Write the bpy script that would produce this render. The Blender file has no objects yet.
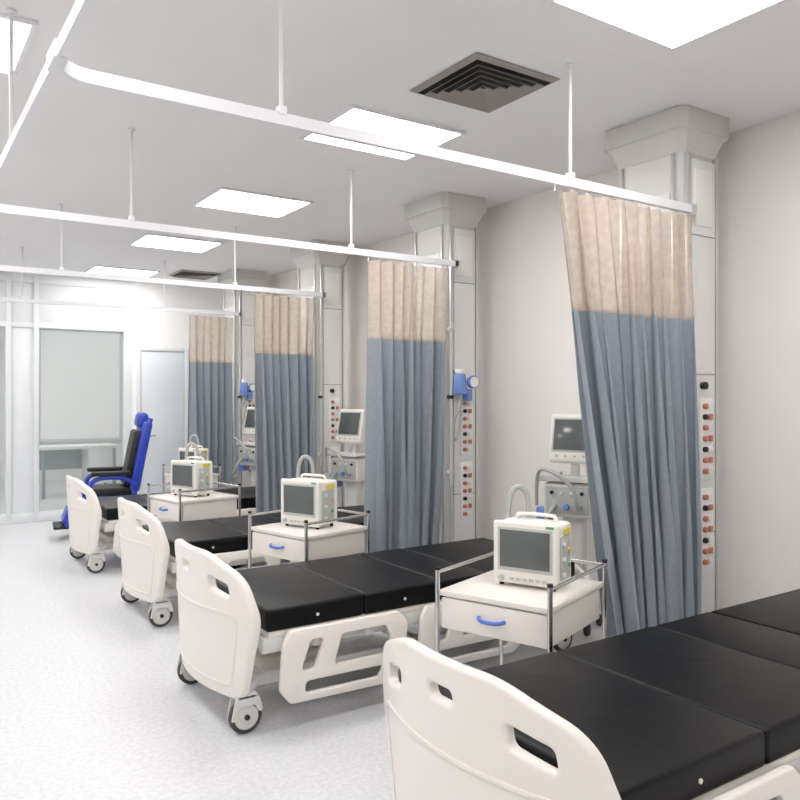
import bpy, bmesh, math, random
from mathutils import Vector, Matrix
random.seed(4)
S=bpy.context.scene
S.view_settings.view_transform='Standard'
S.view_settings.look='None'
S.view_settings.exposure=0.50
S.view_settings.gamma=1.15

# ---------------------------------------------------------------- materials
def lin(c):
    return tuple(((v/255)/12.92 if v/255<=0.04045 else ((v/255+0.055)/1.055)**2.4) for v in c)
def M(name,rgb,rough=0.5,metal=0.0,emit=0.0,noise=0.0,nscale=20.0,bump=0.0,bscale=200.0,alpha=1.0,trans=0.0,coat=0.0,spec=0.5):
    m=bpy.data.materials.new(name); m.use_nodes=True
    nt=m.node_tree; b=nt.nodes['Principled BSDF']
    c=lin(rgb)+(1,)
    b.inputs['Base Color'].default_value=c
    b.inputs['Roughness'].default_value=rough
    b.inputs['Metallic'].default_value=metal
    b.inputs['Alpha'].default_value=alpha
    b.inputs['Transmission Weight'].default_value=trans
    b.inputs['Coat Weight'].default_value=coat
    b.inputs['Specular IOR Level'].default_value=spec
    if emit:
        b.inputs['Emission Color'].default_value=c
        b.inputs['Emission Strength'].default_value=emit
    tc=nt.nodes.new('ShaderNodeTexCoord')
    if noise:
        n=nt.nodes.new('ShaderNodeTexNoise'); n.inputs['Scale'].default_value=nscale; n.inputs['Detail'].default_value=4
        r=nt.nodes.new('ShaderNodeValToRGB')
        r.color_ramp.elements[0].position=0.35; r.color_ramp.elements[1].position=0.65
        r.color_ramp.elements[0].color=tuple(v*(1-noise) for v in c[:3])+(1,)
        r.color_ramp.elements[1].color=c
        nt.links.new(tc.outputs['Object'],n.inputs['Vector'])
        nt.links.new(n.outputs['Fac'],r.inputs['Fac']); nt.links.new(r.outputs['Color'],b.inputs['Base Color'])
    if bump:
        n2=nt.nodes.new('ShaderNodeTexNoise'); n2.inputs['Scale'].default_value=bscale
        bp=nt.nodes.new('ShaderNodeBump'); bp.inputs['Strength'].default_value=bump; bp.inputs['Distance'].default_value=0.01
        nt.links.new(tc.outputs['Object'],n2.inputs['Vector'])
        nt.links.new(n2.outputs['Fac'],bp.inputs['Height']); nt.links.new(bp.outputs['Normal'],b.inputs['Normal'])
    return m
wallM=M('wall_paint',(243,238,234),0.6,noise=0.02,nscale=3,bump=0.05)
backM=M('wall_paint_back',(240,240,240),0.6,noise=0.02,nscale=3)
ceilM=M('ceiling_paint',(238,236,236),0.8,noise=0.02,nscale=2)
floorM=M('floor_vinyl',(213,214,218),0.38,noise=0.16,nscale=45)
plast=M('bed_plastic',(233,227,220),0.35,noise=0.01,nscale=5,coat=0.2)
plast2=M('bed_plastic_grey',(205,203,200),0.4,noise=0.02,nscale=5)
steelw=M('painted_steel',(218,217,215),0.35,noise=0.02,nscale=9)
chrome=M('chrome',(200,200,202),0.2,1.0,noise=0.03,nscale=30)
alu=M('aluminium',(200,200,201),0.3,0.6,noise=0.04,nscale=12)
railM=M('rail_white',(232,232,236),0.35,noise=0.01,nscale=12)
colM=M('column_grey',(198,195,191),0.38,noise=0.02,nscale=6)
colP=M('column_panel',(222,221,219),0.3,noise=0.02,nscale=6)
vinyl=M('mattress_black',(3,3,6),0.42,noise=0.2,nscale=8,bump=0.2,bscale=9,spec=0.17)
rubber=M('caster_rubber',(46,46,48),0.6,noise=0.1,nscale=30)
dark=M('dark_plastic',(18,18,22),0.45,noise=0.1,nscale=20,spec=.3)
seamM=M('seam_grey',(120,118,116),0.5,noise=0.02,nscale=20)
blk=M('vent_shade_dark',(20,15,13),0.8,noise=0.1,nscale=20)  # near-black paint standing in for shade inside the vent
ventM=M('vent_slats',(142,134,129),0.5,noise=0.03,nscale=20)
screen=M('monitor_glass',(78,84,84),0.15,noise=0.05,nscale=6)
monM=M('monitor_case',(232,229,221),0.4,noise=0.02,nscale=12)
monG=M('monitor_grey',(180,182,180),0.4,noise=0.03,nscale=12)
blueH=M('drawer_handle_blue',(60,105,200),0.35,noise=0.05,nscale=12)
blueM=M('recliner_blue',(22,52,170),0.35,noise=0.05,nscale=12)
blueF=M('flask_blue',(100,132,205),0.25,noise=0.1,nscale=12)
redS=M('socket_red',(186,108,88),0.45,noise=0.05,nscale=12)
whS=M('socket_white',(236,234,231),0.4,noise=0.02,nscale=12)
yel=M('label_yellow',(225,205,60),0.5,noise=0.03,nscale=12)
grn=M('label_green',(90,150,110),0.5,noise=0.03,nscale=12)
hoseM=M('hose_grey',(170,172,170),0.45,noise=0.05,nscale=60)
baseM=M('baseboard_grey',(206,205,205),0.5,noise=0.02,nscale=12)
lampM=M('lamp_diffuser',(255,253,250),0.5,emit=13)
blindM=M('roller_blind_glow',(232,232,232),0.7,emit=0.2,noise=0.01,nscale=5)  # slight emission stands in for light coming through the blind
frameM=M('partition_frame',(226,229,231),0.4,noise=0.02,nscale=12)
doorM=M('door_laminate',(216,223,229),0.5,noise=0.02,nscale=12)
glassM=M('partition_glass',(215,235,230),0.04,alpha=0.10)
deskM=M('desk_white',(238,238,236),0.4,noise=0.02,nscale=12)
deskL=M('desk_leg_grey',(130,132,136),0.4,noise=0.02,nscale=12)

def fabric(name,rgb,alpha,mott,ms,sheen=.1):
    m=M(name,rgb,0.8,noise=mott,nscale=ms)
    nt=m.node_tree; b=nt.nodes['Principled BSDF']
    b.inputs['Sheen Weight'].default_value=sheen
    b.inputs['Alpha'].default_value=alpha
    return m
fabB=fabric('curtain_fabric',(127,137,148),1.0,.10,35,.2)
fabM=fabric('curtain_mesh',(196,179,162),0.72,.16,30)

# ---------------------------------------------------------------- helpers
def link(o,parent=None):
    S.collection.objects.link(o)
    if parent is not None: o.parent=parent
    return o
def empty(name,loc=(0,0,0),rz=0.0):
    e=bpy.data.objects.new(name,None); e.empty_display_size=0.1
    e.location=loc; e.rotation_euler=(0,0,rz); S.collection.objects.link(e); return e
def finish(name,bm,mat,parent=None,smooth=True,ang=35):
    bmesh.ops.recalc_face_normals(bm,faces=bm.faces)
    me=bpy.data.meshes.new(name); bm.to_mesh(me); bm.free()
    me.materials.append(mat)
    if smooth:
        me.shade_smooth(); me.set_sharp_from_angle(angle=math.radians(ang))
    return link(bpy.data.objects.new(name,me),parent)
def box(p,name,c,s,mat,bev=0.006,seg=2,rot=None):
    bm=bmesh.new(); bmesh.ops.create_cube(bm,size=1)
    bmesh.ops.scale(bm,vec=s,verts=bm.verts)
    if bev:
        bmesh.ops.bevel(bm,geom=bm.edges[:],offset=min(bev,min(s)*0.45),segments=seg,affect='EDGES',profile=0.5)
    if rot: bmesh.ops.rotate(bm,cent=(0,0,0),matrix=rot,verts=bm.verts)
    bmesh.ops.translate(bm,vec=c,verts=bm.verts)
    return finish(name,bm,mat,p,bool(bev))
def cyl(p,name,a,b,r,mat,r2=None,n=20,bev=0.0):
    a=Vector(a);b=Vector(b);d=b-a
    bm=bmesh.new()
    bmesh.ops.create_cone(bm,cap_ends=True,segments=n,radius1=r,radius2=r if r2 is None else r2,depth=d.length)
    if bev:
        es=[e for e in bm.edges if len(e.link_faces)==2 and any(len(f.verts)>4 for f in e.link_faces)]
        bmesh.ops.bevel(bm,geom=es,offset=bev,segments=2,affect='EDGES',profile=0.5)
    q=d.to_track_quat('Z','Y').to_matrix().to_4x4()
    bmesh.ops.transform(bm,matrix=Matrix.Translation((a+b)/2)@q,verts=bm.verts)
    return finish(name,bm,mat,p)
def tube(p,name,pts,r,mat,cyc=False,smooth=True):
    cu=bpy.data.curves.new(name,'CURVE'); cu.dimensions='3D'; cu.bevel_depth=r; cu.bevel_resolution=4; cu.use_fill_caps=True
    if smooth:
        sp=cu.splines.new('NURBS'); sp.points.add(len(pts)-1)
        for i,q in enumerate(pts): sp.points[i].co=(*q,1)
        sp.order_u=3; sp.use_endpoint_u=True; sp.use_cyclic_u=cyc; sp.resolution_u=6
    else:
        sp=cu.splines.new('POLY'); sp.points.add(len(pts)-1)
        for i,q in enumerate(pts): sp.points[i].co=(*q,1)
        sp.use_cyclic_u=cyc
    t=bpy.data.objects.new('tmp',cu); S.collection.objects.link(t)
    dg=bpy.context.evaluated_depsgraph_get(); me=bpy.data.meshes.new_from_object(t.evaluated_get(dg))
    bpy.data.objects.remove(t); me.name=name; me.materials.clear(); me.materials.append(mat); me.shade_smooth()
    return link(bpy.data.objects.new(name,me),p)
def rpoly(pts,n=7):
    out=[];L=len(pts)
    for i in range(L):
        p=Vector(pts[i][:2]);r=pts[i][2]
        a=Vector(pts[i-1][:2]);b=Vector(pts[(i+1)%L][:2])
        u=(a-p).normalized();v=(b-p).normalized()
        if r<=0: out.append(p);continue
        ang=u.angle(v); t=min(r/math.tan(ang/2),(a-p).length*0.49,(b-p).length*0.49)
        s=p+u*t;e=p+v*t
        for k in range(n+1):
            q=k/n
            out.append((1-q)**2*s+2*q*(1-q)*p+q*q*e)
    return out
def plate(p,name,outline,holes,th,mat,fn,bev=0.008,cut=None):
    cu=bpy.data.curves.new(name,'CURVE'); cu.dimensions='2D'; cu.fill_mode='BOTH'
    cu.extrude=max(th/2-bev,0.0005); cu.bevel_depth=bev; cu.bevel_resolution=2; cu.offset=-bev
    for ring in [outline]+holes:
        sp=cu.splines.new('POLY'); sp.points.add(len(ring)-1)
        for i,q in enumerate(ring): sp.points[i].co=(q[0],q[1],0,1)
        sp.use_cyclic_u=True
    t=bpy.data.objects.new('tmp',cu); S.collection.objects.link(t)
    dg=bpy.context.evaluated_depsgraph_get(); me=bpy.data.meshes.new_from_object(t.evaluated_get(dg))
    bpy.data.objects.remove(t)
    bm=bmesh.new(); bm.from_mesh(me)
    bmesh.ops.remove_doubles(bm,verts=bm.verts,dist=1e-5)
    if cut:
        lo=min(q[0] for q in outline);hi=max(q[0] for q in outline)
        x=lo+cut
        while x<hi:
            bmesh.ops.bisect_plane(bm,geom=bm.verts[:]+bm.edges[:]+bm.faces[:],plane_co=(x,0,0),plane_no=(1,0,0)); x+=cut
    for v in bm.verts: v.co=Vector(fn(*v.co))
    return finish(name,bm,mat,p,True,40)
def loft(p,name,cx,cy,levels,mat):
    bm=bmesh.new();rings=[]
    for z,hx,hy,c in levels:
        pts=[(-hx+c,-hy),(hx-c,-hy),(hx,-hy+c),(hx,hy-c),(hx-c,hy),(-hx+c,hy),(-hx,hy-c),(-hx,-hy+c)]
        rings.append([bm.verts.new((cx+a,cy+b,z)) for a,b in pts])
    for i in range(len(rings)-1):
        for k in range(8):
            bm.faces.new((rings[i][k],rings[i][(k+1)%8],rings[i+1][(k+1)%8],rings[i+1][k]))
    bm.faces.new(rings[0]);bm.faces.new(rings[-1])
    return finish(name,bm,mat,p,False)

# ---------------------------------------------------------------- room shell
CE=3.0; X0,X1,Y0,Y1=-3.6,4.0,-2.6,15.0; YP=10.1
box(None,'floor',((X0+X1)/2,(Y0+Y1)/2,-0.05),(X1-X0+.2,Y1-Y0+.2,.1),floorM,0)
box(None,'ceiling',((X0+X1)/2,(Y0+Y1)/2,CE+.05),(X1-X0+.2,Y1-Y0+.2,.1),ceilM,0)
box(None,'wall_right',(X1+.05,(Y0+Y1)/2,CE/2),(.1,Y1-Y0,CE),wallM,0)
box(None,'wall_left',(X0-.05,(Y0+Y1)/2,CE/2),(.1,Y1-Y0,CE),wallM,0)
box(None,'wall_far',((X0+X1)/2,Y1+.05,CE/2),(X1-X0+.2,.1,CE),backM,0)
box(None,'wall_rear',((X0+X1)/2,Y0-.05,CE/2),(X1-X0+.2,.1,CE),wallM,0)
box(None,'wall_back',(3.32,YP+.05,CE/2),(1.36,.1,CE),backM,0)
box(None,'baseboard_right',(X1-.008,(Y0+YP)/2,.05),(.016,YP-Y0,.10),baseM,.003)
box(None,'baseboard_back',(3.32,YP-.008,.05),(1.34,.016,.10),baseM,.003)

# glass partition
gp=empty('glass_partition',(0,YP,0))
mull=[-3.55,-2.4,-1.2,0.0,1.22,1.52,2.6]
for i,x in enumerate(mull): box(gp,'mullion_%d'%i,(x,.05,CE/2),(.06 if i!=6 else .12,.08,CE-.004),frameM,.004)
for n,z,h in (('header',2.93,.13),('transom',2.36,.06),('sill',.06,.115)):
    box(gp,n,(-.47,.05,z),(6.1,.07,h),frameM,.004)
for i in range(6):
    a,b=mull[i]+.03,mull[i+1]-.03
    for n,za,zb in (('lower',.12,2.33),('upper',2.39,2.865)):
        if i==4 or n=='upper':
            box(gp,'solid_%s_%d'%(n,i),((a+b)/2,.05,(za+zb)/2),(b-a,.03,zb-za),frameM,.003)
        else:
            box(gp,'pane_%s_%d'%(n,i),((a+b)/2,.05,(za+zb)/2),(b-a,.008,zb-za),glassM,0)
# blind window on far wall
w=empty('window_1',(3.0,Y1,0))
box(w,'blind',(0,-.02,1.72),(1.36,.02,1.95),blindM,.003)
for n,c,s in (('top',(0,-.03,2.73),(1.5,.05,.07)),('bottom',(0,-.03,.71),(1.5,.05,.07)),('left',(-.72,-.03,1.72),(.07,.05,1.95)),('right',(.72,-.03,1.72),(.07,.05,1.95))):
    box(w,n,c,s,frameM,.004)
d=empty('door_1',(3.02,YP,0))
box(d,'leaf',(0,-.02,1.05),(.56,.04,2.08),doorM,.004)
box(d,'jamb_left',(-.31,-.025,1.07),(.05,.05,2.14),frameM,.004)
box(d,'jamb_right',(.31,-.025,1.07),(.05,.05,2.14),frameM,.004)
box(d,'lintel',(0,-.025,2.12),(.57,.05,.05),frameM,.004)
cyl(d,'handle',(-.22,-.07,1.0),(-.10,-.07,1.0),.01,chrome)

# ---------------------------------------------------------------- ceiling lights
def lamp(x,y,sx=.70,sy=.56):
    e=empty('ceiling_light',(x,y,CE))
    box(e,'diffuser',(0,0,-.008),(sx,sy,.012),lampM,0)
    f=.022
    for n,c,s in (('frame_a',(0,sy/2+f/2,-.009),(sx+2*f,f,.016)),('frame_b',(0,-sy/2-f/2,-.009),(sx+2*f,f,.016)),
                  ('frame_c',(sx/2+f/2,0,-.009),(f,sy,.016)),('frame_d',(-sx/2-f/2,0,-.009),(f,sy,.016))):
        box(e,n,c,s,railM,.002)
for y in (-.3,1.80,3.71,5.57,7.44,9.5,12.3): lamp(2.44 if y==1.80 else 2.36,y)  # last lamp is unseen, added to brighten the room beyond the partition
for y in (-.3,1.77,3.66,5.57,7.44,9.3,12.3): lamp(.14,y)  # last one here is likewise an added, unseen lamp for the far room
for y in (.8,4.6,8.4): lamp(-2.1,y)

# air vents
def vent(x,y,s=.54):
    e=empty('air_vent',(x,y,CE))
    box(e,'duct_shade',(0,0,-.004),(s,s,.006),blk,0)  # flat dark sheet painted as the shaded recess behind the louvers
    def ring(name,o,zo,inn,zi,mat,t=.003):
        bm=bmesh.new()
        q=((-1,-1),(1,-1),(1,1),(-1,1))
        A,B,C,D=[[bm.verts.new((a*r,b*r,z)) for a,b in q] for r,z in ((o,zo),(inn,zi),(o,zo-t),(inn,zi-t))]
        for k in range(4):
            j=(k+1)%4
            bm.faces.new((A[k],A[j],B[j],B[k]));bm.faces.new((C[k],C[j],D[j],D[k]))
            bm.faces.new((A[k],A[j],C[j],C[k]));bm.faces.new((B[k],B[j],D[j],D[k]))
        finish(name,bm,mat,e,False)
    ring('frame',s/2+.004,-.004,s/2-.022,-.016,ventM)
    n=5; pitch=(s/2-.04)/n
    for i in range(n):
        o=s/2-.045-i*pitch
        ring('louver_%d'%i,o,-.030,max(o-.020,.004),-.014,ventM)
vent(2.39,2.85,.50); vent(3.15,9.2,.5)

# ---------------------------------------------------------------- service columns
COLY=[2.735,4.755,6.79,8.82]
def column(cy,blue):
    e=empty('service_column',(3.60,cy,0))
    loft(e,'shaft',0,0,[(0.003,.15,.215,.02),(2.80,.15,.215,.02)],colM)
    loft(e,'capital',0,0,[(2.78,.155,.22,.03),(2.87,.195,.255,.04),(2.885,.205,.265,.04),(2.89,.215,.275,.04),(2.997,.215,.275,.04)],colM)
    loft(e,'plinth',0,0,[(0.002,.165,.23,.02),(.10,.165,.23,.02)],colP)
    yf=-.215
    box(e,'media_panel',(.005,yf-.012,1.38),(.20,.024,2.74),colP,.004)
    box(e,'edge_strip_l',(-.115,yf-.01,1.40),(.022,.03,2.76),alu,.004)
    box(e,'edge_strip_r',(.125,yf-.01,1.40),(.022,.03,2.76),alu,.004)
    xf=-.15
    box(e,'side_cover',(xf-.006,.0,1.9),(.012,.30,1.35),colP,.003)
    box(e,'side_strip_l',(xf-.008,-.17,1.40),(.016,.02,2.76),alu,.003)
    box(e,'side_strip_r',(xf-.008,.17,1.40),(.016,.02,2.76),alu,.003)
    for i,z in enumerate((2.35,1.62,.78)):
        box(e,'seam_%d'%i,(.0,yf-.0245,z),(.20,.004,.005),seamM,0)
    box(e,'up_light_cover',(.0,yf-.02,2.55),(.15,.02,.30),whS,.004)
    k=0
    for z0 in (.60,1.08):
        box(e,'socket_plate_%d'%k,(.02,yf-.028,z0+.20),(.115,.012,.43),whS,.004)
        for j in range(7):
            z=z0+.03+j*.057
            cyl(e,'gas_outlet_%d_%d'%(k,j),(-.005,yf-.03,z),(-.005,yf-.052,z),.015,redS if j%3!=2 else dark,n=14,bev=.003)
            box(e,'power_outlet_%d_%d'%(k,j),(.045,yf-.038,z),(.030,.012,.032),redS if j%2 else whS,.003)
        k+=1
    cyl(e,'knob',(-.01,yf-.024,1.56),(-.01,yf-.05,1.56),.02,dark,n=16)
    cyl(e,'rod',(-.135,yf-.045,.85),(-.135,yf-.045,2.05),.009,steelw,n=12)
    for z in (.95,1.5,2.0): box(e,'rod_clamp_%d'%int(z*100),(-.135,yf-.03,z),(.028,.05,.028),plast2 if z!=1.5 else dark,.004)
    if blue:
        cyl(e,'flask_body',(-.10,yf-.10,1.52),(-.10,yf-.10,1.67),.055,blueF,r2=.04,bev=.008)
        cyl(e,'flask_cap',(-.10,yf-.10,1.67),(-.10,yf-.10,1.705),.034,whS,bev=.004)
        cyl(e,'flask_jar',(-.03,yf-.10,1.47),(-.03,yf-.10,1.56),.035,blueF,bev=.006)
        cyl(e,'gauge',(-.01,yf-.12,1.61),(-.01,yf-.155,1.61),.048,blueF,bev=.006)
        cyl(e,'gauge_dial',(-.01,yf-.155,1.61),(-.01,yf-.158,1.61),.038,whS)
        box(e,'flask_bracket',(-.10,yf-.055,1.695),(.03,.07,.02),chrome,.003)
        tube(e,'oxygen_tube',[(-.09,yf-.10,1.54),(-.12,yf-.13,1.45),(-.16,yf-.10,1.3),(-.13,yf-.08,1.15),(-.08,yf-.07,1.28),(-.05,yf-.05,1.4)],.007,hoseM)
for i,y in enumerate(COLY): column(y,i in(1,3))

# ---------------------------------------------------------------- curtain rails
RY=[2.46,4.42,6.45,8.50]; RZ=2.465; RX=.41
def sweep(p,name,path,w,h,mat):
    bm=bmesh.new();rings=[]
    for i,q in enumerate(path):
        a=Vector(path[max(i-1,0)]);b=Vector(path[min(i+1,len(path)-1)])
        t=(b-a).normalized(); n=Vector((-t.y,t.x))
        c=Vector(q)
        rings.append([bm.verts.new((*(c+n*s*w/2),RZ+k*h/2)) for s,k in((-1,-1),(1,-1),(1,1),(-1,1))])
    for i in range(len(rings)-1):
        for k in range(4):
            bm.faces.new((rings[i][k],rings[i][(k+1)%4],rings[i+1][(k+1)%4],rings[i+1][k]))
    bm.faces.new(rings[0]);bm.faces.new(rings[-1])
    return finish(name,bm,mat,p,True,30)
for i,y in enumerate(RY):
    e=empty('curtain_rail')
    R=.11
    ys=-2.55 if i==0 else RY[i-1]-R
    path=[(RX,ys),(RX,y-R)]
    for k in range(1,10):
        a=math.pi-k/10*math.pi/2
        path.append((RX+R+R*math.cos(a),y-R+R*math.sin(a)))
    path+= [(RX+R,y),(3.46,y)]
    sweep(e,'track',path,.026,.042,railM)
    if i: box(e,'junction',(RX,ys+.005,RZ),(.040,.12,.052),railM,.004)
    for j,x in enumerate((1.15,2.57)):
        cyl(e,'hanger_%d'%j,(x,y,RZ+.02),(x,y,CE-.002),.008,steelw,n=12)
        cyl(e,'hanger_flange_%d'%j,(x,y,CE-.012),(x,y,CE-.002),.020,railM,n=16)
        box(e,'hanger_clip_%d'%j,(x,y,RZ+.03),(.03,.034,.03),railM,.003)
    for j,yy in enumerate((y-1.1,)):
        cyl(e,'side_hanger_%d'%j,(RX,yy,RZ+.02),(RX,yy,CE-.002),.008,steelw,n=12)
        cyl(e,'side_flange_%d'%j,(RX,yy,CE-.012),(RX,yy,CE-.002),.020,railM,n=16)
    box(e,'wall_bracket',(3.455,y+.012,RZ),(.05,.05,.055),alu,.004)

# ---------------------------------------------------------------- curtains
def lerp(a,b,t): return a+(b-a)*t
def prof(tbl,z):
    for (z0,v0),(z1,v1) in zip(tbl[:-1],tbl[1:]):
        if z<=z0 and z>=z1: return lerp(v0,v1,(z0-z)/(z0-z1))
    return tbl[-1][1]
def curtain(y,left,right,seed,folds=11,zb=.32):
    rnd=random.Random(seed)
    ph=[rnd.uniform(-1,1) for _ in range(40)]
    amp=[rnd.uniform(.6,1.6) for _ in range(40)]
    e=empty('privacy_curtain')
    NU=folds*20
    def surf(name,za,zb_,nz,mat,off=0):
        bm=bmesh.new();g=[]
        for iz in range(nz+1):
            row=[]
            for iu in range(NU+1):
                u=iu/NU
                z=lerp(za,zb_,iz/nz)
                if zb_<1 and iz==nz: z+=.012*math.sin(u*17)
                t=(RZ-.03-z)/(RZ-.03-zb)
                xl=prof(left,z);xr=prof(right,z)
                uu=u+.018*math.sin(6.3*u*2+seed)*t
                f=u*folds
                k=int(min(f,folds-1));fr=f-k; fr=fr*fr*(3-2*fr)
                A=lerp(amp[k],amp[k+1],fr); P=lerp(ph[k],ph[k+1],fr)
                a=.044*A*(.45+.75*min(1,t*1.3))
                ang=2*math.pi*f+P*(.4+1.3*t)
                s=math.sin(ang)
                s=math.copysign(abs(s)**.75,s)
                s+=.25*(1-t*.7)*math.sin(4.7*math.pi*f+P*3+2*t)
                dy=a*s+.012*math.sin(3*u*math.pi+t*3+seed)
                dx=(.026*A*t+.008)*math.sin(2*ang)
                dy=min(dy,.050)
                row.append(bm.verts.new((lerp(xl,xr,uu)+dx,y-.016+dy+off,z)))
            g.append(row)
        for iz in range(nz):
            for iu in range(NU): bm.faces.new((g[iz][iu],g[iz][iu+1],g[iz+1][iu+1],g[iz+1][iu]))
        return finish(name,bm,mat,e,True,180)
    surf('mesh_top',RZ-.045,1.90,16,fabM)
    surf('fabric',1.90,zb,46,fabB)
    surf('seam_band',1.912,1.890,1,fabM,-.0015)
    for i in range(folds+1):
        u=i/folds; x=lerp(left[0][1],right[0][1],u)
        tube(e,'hook_%d'%i,[(x,y,RZ-.018),(x+.008,y,RZ-.03),(x,y,RZ-.05)],.003,railM)
curtain(2.46,[(2.6,2.47),(1.9,2.585),(1.2,2.70),(.3,2.85)],[(2.6,3.39),(1.9,3.39),(.3,3.39)],1,9,.28)
curtain(4.42,[(2.6,2.70),(1.9,2.70),(.3,2.71)],[(2.6,3.35),(1.9,3.31),(.3,3.21)],2,7,.34)
curtain(6.45,[(2.6,2.74),(1.9,2.74),(.3,2.80)],[(2.6,3.35),(1.9,3.33),(.3,3.31)],3,7,.36)
curtain(8.50,[(2.6,2.84),(1.9,2.84),(.3,2.86)],[(2.6,3.37),(1.9,3.35),(.3,3.33)],5,6,.40)

# ---------------------------------------------------------------- beds
def bed(x,y,rz=0,L=2.03):
    e=empty('hospital_bed',(x,y,0),rz)
    W=.50
    def panel(name,xo,zlo,zhi,bow,sgn,holes=True):
        H=zhi-zlo
        out=rpoly([(-W+.10,zlo,.08),(W-.10,zlo,.08),(W-.05,zlo+H*.3,.15),(W,zhi-H*.42,.16),(W-.065,zhi-.085,.16),(.20,zhi,.35),(-.20,zhi,.35),(-W+.065,zhi-.085,.16),(-W,zhi-H*.42,.16),(-W+.05,zlo+H*.3,.15)],9)
        hs=[]
        if holes:
            hs=[rpoly([(s*.365,zhi-.190,.022),(s*.235,zhi-.160,.022),(s*.225,zhi-.100,.022),(s*.355,zhi-.130,.022)]) for s in(-1,1)]
            hs.append(rpoly([(-.05,zhi-.115,.022),(.05,zhi-.115,.022),(.05,zhi-.075,.022),(-.05,zhi-.075,.022)]))
        lean=.04 if holes else .0
        fn=lambda u,v,w_: (xo+sgn*(-bow*(1-(u/W)**2)) - sgn*lean*(v-zlo)/H+w_, u, v)
        plate(e,name,out,hs,.040,plast,fn,.013,.035)
        if holes:
            o2=rpoly([(-W+.15,zlo+.05,.05),(W-.15,zlo+.05,.05),(W-.08,zhi-.25,.06),(-W+.08,zhi-.25,.06)])
            o3=rpoly([(-W+.165,zlo+.065,.04),(W-.165,zlo+.065,.04),(W-.098,zhi-.265,.05),(-W+.098,zhi-.265,.05)])
            fn2=lambda u,v,w_: (fn(u,v,w_)[0]-sgn*.020,u,v)
            plate(e,name+'_ridge',o2,[o3],.010,plast,fn2,.003,.035)
    panel('foot_panel',.03,.16,.80,.13,1)
    panel('head_bumper',L+.055,.28,.545,.04,-1,False)
    xs=[.075,.075+(L-.075)*.26,.075+(L-.075)*.50,.075+(L-.075)*.66,L]
    for i in range(4):
        a,b=xs[i],xs[i+1]
        box(e,'mattress_section_%d'%i,((a+b)/2,0,.500),(b-a-.001,.84,.105),vinyl,.016,4)
    for i in range(4):
        xx=(xs[i]+xs[i+1])/2
        cyl(e,'mattress_grommet_%d'%i,(xx,-.419,.495),(xx,-.424,.495),.007,plast,n=12)
    box(e,'deck',(L/2+.04,0,.433),(L-.10,.82,.032),plast,.008)
    for s in(-1,1):
        box(e,'side_beam_%d'%s,(L/2+.03,s*.385,.385),(L-.06,.045,.07),steelw,.008)
        box(e,'lower_beam_%d'%s,(L/2+.03,s*.27,.20),(L-.18,.05,.06),steelw,.008)
    for i,xx in enumerate((.10,L/2,L-.04)):
        box(e,'cross_beam_%d'%i,(xx,0,.38),(.05,.76,.05),steelw,.006)
        box(e,'base_cross_%d'%i,(xx,0,.20),(.05,.60,.05),steelw,.006)
    box(e,'base_cover',(.30,0,.225),(.36,.50,.09),plast,.03,3)
    box(e,'base_cover_head',(L-.32,0,.225),(.40,.50,.09),plast,.03,3)
    for s in(-1,1):
        cyl(e,'lift_arm_foot_%d'%s,(.30,s*.20,.24),(.62,s*.20,.40),.022,steelw)
        cyl(e,'lift_arm_head_%d'%s,(1.40,s*.20,.24),(1.72,s*.20,.40),.022,steelw)
    cyl(e,'actuator',(.55,0,.24),(1.15,0,.38),.03,dark)
    cyl(e,'lift_shaft_foot',(.62,-.33,.40),(.62,.33,.40),.018,chrome)
    cyl(e,'lift_shaft_head',(1.40,-.33,.24),(1.40,.33,.24),.018,chrome)
    for xx in(.0,L-.05):
        for s in(-1,1):
            yy=s*.355; r=.076
            cyl(e,'caster_tire',(xx,yy-.016,r+.002),(xx,yy+.016,r+.002),r,rubber,n=32,bev=.006)
            cyl(e,'caster_hub',(xx,yy-.021,r+.002),(xx,yy+.021,r+.002),r*.74,plast2,n=28,bev=.004)
            cyl(e,'caster_axle',(xx,yy-.032,r+.002),(xx,yy+.032,r+.002),.012,dark,n=16)
            ho=rpoly([(-.075,.072,.01),(-.06,.072,.01),(-.035,.130,.02),(.035,.130,.02),(.055,.095,.01),(.075,.10,.01),(.055,.175,.03),(-.055,.175,.03)])
            for q in(-1,1):
                plate(e,'caster_fork',ho,[],.008,plast2,(lambda u,v,w_,xx=xx,yy=yy,q=q:(xx+u,yy+q*.027+w_,v)),.002)
            box(e,'caster_cap',(xx,yy,.170),(.10,.062,.03),plast2,.01)
            cyl(e,'caster_stem',(xx,yy,.170),(xx+(.09 if xx<1 else -.05),s*.29,.21),.020,steelw)
    for s in(-1,1):
        for n,a,b in(('foot',.11,.80),('head',.86,1.62)):
            out=rpoly([(a+.06,.125,.05),(b-.12,.115,.05),(b-.03,.19,.05),(b,.40,.05),(b-.05,.455,.03),(a+.06,.455,.03),(a+.02,.40,.05),(a,.20,.06)])
            hs=[rpoly([(a+.13,.165,.02),(b-.17,.160,.02),(b-.14,.215,.02),(a+.13,.22,.02)])]
            m=a+.10
            hs.append(rpoly([(m,.27,.02),(m+.07,.27,.02),(m+.13,.40,.02),(m+.06,.40,.02)]))
            hs.append(rpoly([(m+.17,.27,.02),(b-.13,.27,.02),(b-.10,.34,.03),(b-.13,.40,.02),(m+.22,.40,.02)]))
            fn=lambda u,v,w_,s=s:(u,s*(.455+.02*math.sin((v-.12)/.33*math.pi))+w_,v)
            plate(e,'side_rail_%s_%d'%(n,s),out,hs,.028,plast,fn,.008)
            for t in(.3,.7):
                box(e,'rail_bracket_%s_%d'%(n,s),(lerp(a,b,t),s*.425,.385),(.05,.06,.05),plast2,.008)
    return e
bed(1.39,1.66,0,2.46); bed(1.34,3.60); bed(1.50,5.40); bed(1.50,7.25)

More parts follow.
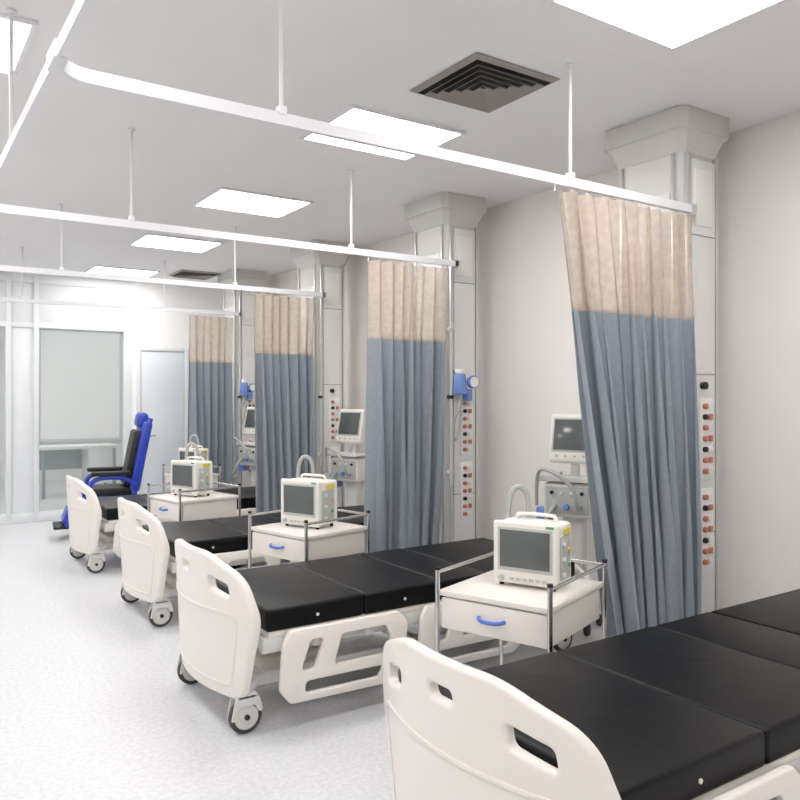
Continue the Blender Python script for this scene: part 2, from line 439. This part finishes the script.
# ---------------------------------------------------------------- bedside carts
def cart(x,y,rz,w=.48,dp=.50):
    e=empty('bedside_cart',(x,y,0),rz)
    T=.68
    hx,hy=dp/2,w/2
    for i,(a,b) in enumerate(((-1,-1),(1,-1),(1,1),(-1,1))):
        cyl(e,'leg_%d'%i,(a*hx,b*hy,.075),(a*hx,b*hy,T+.085),.0105,chrome,n=14)
        cyl(e,'leg_cap_%d'%i,(a*hx,b*hy,T+.085),(a*hx,b*hy,T+.098),.012,dark,n=14)
        cyl(e,'wheel_%d'%i,(a*hx,b*hy-.012,.032),(a*hx,b*hy+.012,.032),.031,rubber,n=20,bev=.004)
        cyl(e,'wheel_stem_%d'%i,(a*hx,b*hy,.03),(a*hx,b*hy,.08),.008,chrome,n=10)
    for n,a,b in(('guard_left',(-hx,hy),(hx,hy)),('guard_right',(-hx,-hy),(hx,-hy)),('guard_back',(hx,-hy),(hx,hy))):
        cyl(e,n,(a[0],a[1],T+.075),(b[0],b[1],T+.075),.008,chrome,n=12)
    box(e,'top_tray',(0,0,T-.012),(dp-.006,w-.006,.024),plast,.005)
    box(e,'drawer_case',(.012,0,T-.095),(dp-.05,w-.035,.14),plast,.006)
    box(e,'drawer_front',(-hx+.016,0,T-.095),(.02,w-.03,.13),plast,.006)
    tube(e,'drawer_handle',[(-hx+.004,-.06,T-.085),(-hx-.02,-.05,T-.09),(-hx-.022,0,T-.094),(-hx-.02,.05,T-.09),(-hx+.004,.06,T-.085)],.008,blueH)
    box(e,'lower_shelf',(0,0,.20),(dp-.006,w-.006,.018),plast,.004)
    for n,a,b in(('bar_left',(-hx,hy),(hx,hy)),('bar_right',(-hx,-hy),(hx,-hy)),('bar_front',(-hx,-hy),(-hx,hy)),('bar_back',(hx,-hy),(hx,hy))):
        cyl(e,n,(a[0],a[1],.18),(b[0],b[1],.18),.007,chrome,n=12)
    return T
def monitor(x,y,z,rz,s=1.0):
    e=empty('patient_monitor',(x,y,z),rz)
    W,H,D=.29*s,.26*s,.17*s
    b0=.014
    for i,(a,b) in enumerate(((-1,-1),(1,-1),(1,1),(-1,1))):
        cyl(e,'foot_%d'%i,(a*D*.36,b*W*.4,0.001),(a*D*.36,b*W*.4,.02),.011,dark,n=12)
    box(e,'case',(0.01,0,b0+H/2),(D,W*.96,H*.96),monM,.018,3)
    box(e,'bezel',(-D/2+.012,0,b0+H/2),(.03,W,H),monM,.012,3)
    box(e,'bezel_inset',(-D/2-.004,0.0,b0+H*.56),(.004,W*.84,H*.70),monG,.004)
    box(e,'screen',(-D/2-.008,0.0,b0+H*.57),(.006,W*.76,H*.60),screen,.002)
    for i in range(6): box(e,'key_%d'%i,(-D/2-.004,-W*.3+i*W*.1,b0+H*.085),(.006,W*.07,H*.045),monG,.002)
    cyl(e,'dial',(-D/2-.001,W*.36,b0+H*.09),(-D/2-.018,W*.36,b0+H*.09),.013,monG,n=20,bev=.002)
    box(e,'label',(-D/2-.0035,-W*.38,b0+H*.95),(.003,W*.12,H*.04),grn,0)
    box(e,'connector_panel',(.0,-W*.48-.003,b0+H*.45),(D*.62,.008,H*.68),monG,.003)
    for i in range(5): cyl(e,'port_%d'%i,(-.03+.06*(i%2),-W*.48-.006,b0+H*(.2+.12*i)),(-.03+.06*(i%2),-W*.48-.016,b0+H*(.2+.12*i)),.009,(whS,grn,whS,yel,whS)[i],n=14)
    box(e,'sticker',(.02,-W*.48-.0055,b0+H*.86),(D*.4,.003,H*.10),yel,0)
    tube(e,'carry_handle',[(.04,-W*.32,b0+H*.95),(.04,-W*.31,b0+H+.012),(.04,-W*.25,b0+H+.020),(.04,W*.25,b0+H+.020),(.04,W*.31,b0+H+.012),(.04,W*.32,b0+H*.95)],.008,monM)
    tube(e,'breathing_hose',[(.10,W*.22,b0+H*.4),(.13,W*.24,b0+H*.9),(.13,W*.25,b0+H+.09),(.10,W*.36,b0+H+.14),(.08,W*.50,b0+H+.10),(.085,W*.55,b0+H*.7),(.09,W*.54,b0+.05)],.013,hoseM)
    return e
T=cart(2.31,2.49,math.radians(20),.52,.56); monitor(2.36,2.48,T,math.radians(24),1.03)
cart(2.24,4.38,math.radians(14),.54,.52); monitor(2.25,4.40,T,math.radians(22),1.1)
cart(2.15,6.30,math.radians(10),.54,.54); monitor(2.13,6.30,T,math.radians(22),1.08)
cart(2.74,8.10,math.radians(8),.40,.45); monitor(2.76,8.10,T+.0,math.radians(22),1.0)

# ---------------------------------------------------------------- ventilators
def ventilator(x,y,rz):
    e=empty('ventilator',(x,y,0),rz)
    for i,(a,b) in enumerate(((-1,-1),(1,-1),(1,1),(-1,1))):
        cyl(e,'wheel_%d'%i,(a*.13,b*.13-.014,.042),(a*.13,b*.13+.014,.042),.04,rubber,n=20,bev=.005)
        cyl(e,'base_arm_%d'%i,(0,0,.11),(a*.13,b*.13,.085),.022,steelw)
        cyl(e,'wheel_stem_%d'%i,(a*.13,b*.13,.04),(a*.13,b*.13,.09),.012,dark,n=10)
    box(e,'pedestal',(0.02,0,.42),(.10,.14,.64),steelw,.02,3)
    box(e,'body',(0,0,.84),(.26,.32,.22),monM,.025,3)
    box(e,'body_front',(-.133,0,.84),(.008,.28,.17),monG,.004)
    for i in range(3): cyl(e,'outlet_%d'%i,(-.135,-.08+.08*i,.80),(-.165,-.08+.08*i,.80),.02,(hoseM,blueF,hoseM)[i],n=16,bev=.004)
    for i in range(4): cyl(e,'knob_%d'%i,(-.136,-.10+.066*i,.89),(-.15,-.10+.066*i,.89),.012,(dark,whS,whS,dark)[i],n=14,bev=.002)
    box(e,'tray',(-.02,0,.97),(.28,.36,.02),steelw,.006)
    box(e,'tray_lip',(-.155,0,.985),(.012,.34,.03),steelw,.004)
    cyl(e,'neck',(.03,0,.97),(.03,0,1.12),.028,steelw)
    # tilted display: x- face is the front, top leaning back
    R=Matrix.Rotation(math.radians(12),4,'Y')
    C=Vector((-.02,0,1.23))
    at=lambda v: tuple(C+(R.to_3x3()@Vector(v)))
    box(e,'display_case',tuple(C),(.06,.30,.32),monM,.02,3,R)
    box(e,'display_bezel',at((-.031,0,.02)),(.006,.255,.225),monG,.002,2,R)
    box(e,'display_screen',at((-.036,0,.02)),(.006,.23,.20),screen,.002,2,R)
    for i in range(4): cyl(e,'display_key_%d'%i,at((-.028,-.09+.06*i,-.12)),at((-.036,-.09+.06*i,-.12)),.009,monG,n=12)
    tube(e,'hose_a',[(-.16,-.08,.80),(-.22,-.10,.80),(-.24,-.08,.95),(-.22,.12,1.06),(-.16,.20,1.0),(-.14,.20,.80)],.012,hoseM)
    tube(e,'hose_b',[(-.16,.08,.80),(-.22,.10,.74),(-.22,.16,.62),(-.16,.20,.56),(-.10,.18,.66)],.012,hoseM)
    cyl(e,'side_pole',(.10,.12,.90),(.10,.12,1.0),.01,chrome)
    box(e,'humidifier',(-.02,.19,.72),(.10,.09,.12),blueF,.015,3)
ventilator(3.73,3.54,math.radians(25))
ventilator(3.60,6.16,math.radians(20)); ventilator(3.50,8.14,math.radians(20))

# ---------------------------------------------------------------- treatment recliner (faces -x)
def recliner(x,y,rz):
    e=empty('treatment_recliner',(x,y,0),rz)
    e.scale=(.93,.93,.93)
    for s in(-1,1):
        yy=s*.27
        for xx in(-.34,.24):
            cyl(e,'wheel',(xx,yy-.02,.082),(xx,yy+.02,.082),.08,rubber,n=24,bev=.008)
            cyl(e,'wheel_hub',(xx,yy-.023,.082),(xx,yy+.023,.082),.045,plast2,n=20)
            box(e,'fork',(xx,yy,.18),(.07,.06,.08),blueM,.015)
        box(e,'base_beam_%d'%s,(-.05,yy,.235),(.70,.06,.07),blueM,.02)
        tube(e,'arm_frame_%d'%s,[(-.30,s*.28,.25),(-.30,s*.30,.55),(-.26,s*.30,.70),(.12,s*.30,.70),(.20,s*.29,.60)],.026,blueM)
        box(e,'armrest_%d'%s,(-.07,s*.30,.745),(.42,.09,.05),dark,.02,3)
        tube(e,'back_post_%d'%s,[(.18,s*.24,.40),(.26,s*.24,.90),(.34,s*.22,1.22),(.38,s*.20,1.36)],.030,blueM)
    box(e,'pedestal',(-.05,0,.34),(.40,.34,.20),dark,.03,3)
    box(e,'seat_base',(-.08,0,.455),(.54,.50,.06),blueM,.02,3)
    box(e,'seat_cushion',(-.09,0,.525),(.52,.50,.10),dark,.035,4)
    R=Matrix.Rotation(math.radians(11),4,'Y')
    box(e,'back_cushion',(.19,0,.90),(.10,.46,.66),dark,.04,4,R)
    box(e,'back_shell',(.27,0,.92),(.11,.54,.82),blueM,.035,4,R)
    box(e,'headrest',(.30,0,1.34),(.12,.34,.18),blueM,.05,4,R)
    R2=Matrix.Rotation(math.radians(22),4,'Y')
    box(e,'legrest_shell',(-.44,0,.34),(.07,.46,.42),blueM,.025,4,R2)
    box(e,'legrest_cushion',(-.485,0,.36),(.05,.42,.36),blueM,.022,4,R2)
    box(e,'footplate',(-.58,0,.15),(.16,.44,.035),dark,.012)
    cyl(e,'back_hinge',(.17,-.26,.46),(.17,.26,.46),.03,chrome)
recliner(2.09,8.72,math.radians(-8))

# ---------------------------------------------------------------- desk + chair beyond partition
e=empty('desk',(2.45,12.6,0))
box(e,'top',(0,0,.74),(1.1,.65,.045),deskM,.006)
for i,(a,b) in enumerate(((-1,-1),(1,-1),(1,1),(-1,1))): box(e,'leg_%d'%i,(a*.5,b*.28,.360),(.045,.045,.715),deskL,.005)
box(e,'modesty',(0,.25,.54),(.95,.02,.32),deskL,.004)
box(e,'drawers',(.30,0,.45),(.34,.5,.53),deskM,.008)
e=empty('office_chair',(3.35,12.2,0),math.radians(70))
for k in range(5):
    a=k*2*math.pi/5
    cyl(e,'base_%d'%k,(0,0,.10),(.25*math.cos(a),.25*math.sin(a),.07),.018,dark)
    cyl(e,'castor_%d'%k,(.25*math.cos(a)-.012,.25*math.sin(a),.03),(.25*math.cos(a)+.012,.25*math.sin(a),.03),.028,dark,n=16)
cyl(e,'gas_lift',(0,0,.09),(0,0,.45),.025,chrome)
box(e,'seat',(0,0,.48),(.46,.46,.07),dark,.03,3)
box(e,'back',(0,-.23,.82),(.42,.05,.46),dark,.025,3)
box(e,'back_bar',(0,-.24,.55),(.06,.02,.20),dark,.005)

# ---------------------------------------------------------------- world + camera
wd=bpy.data.worlds.new('world'); S.world=wd; wd.use_nodes=True
wd.node_tree.nodes['Background'].inputs[0].default_value=(.9,.95,1,1)
wd.node_tree.nodes['Background'].inputs[1].default_value=.5
cam=bpy.data.cameras.new('camera'); co=bpy.data.objects.new('camera',cam); S.collection.objects.link(co)
co.location=(0,0,1.5); co.rotation_euler=(math.radians(90),0,math.radians(-33.8))
cam.sensor_width=36; cam.lens=36*771/800; cam.shift_y=-3/800; cam.clip_start=.05
S.camera=co
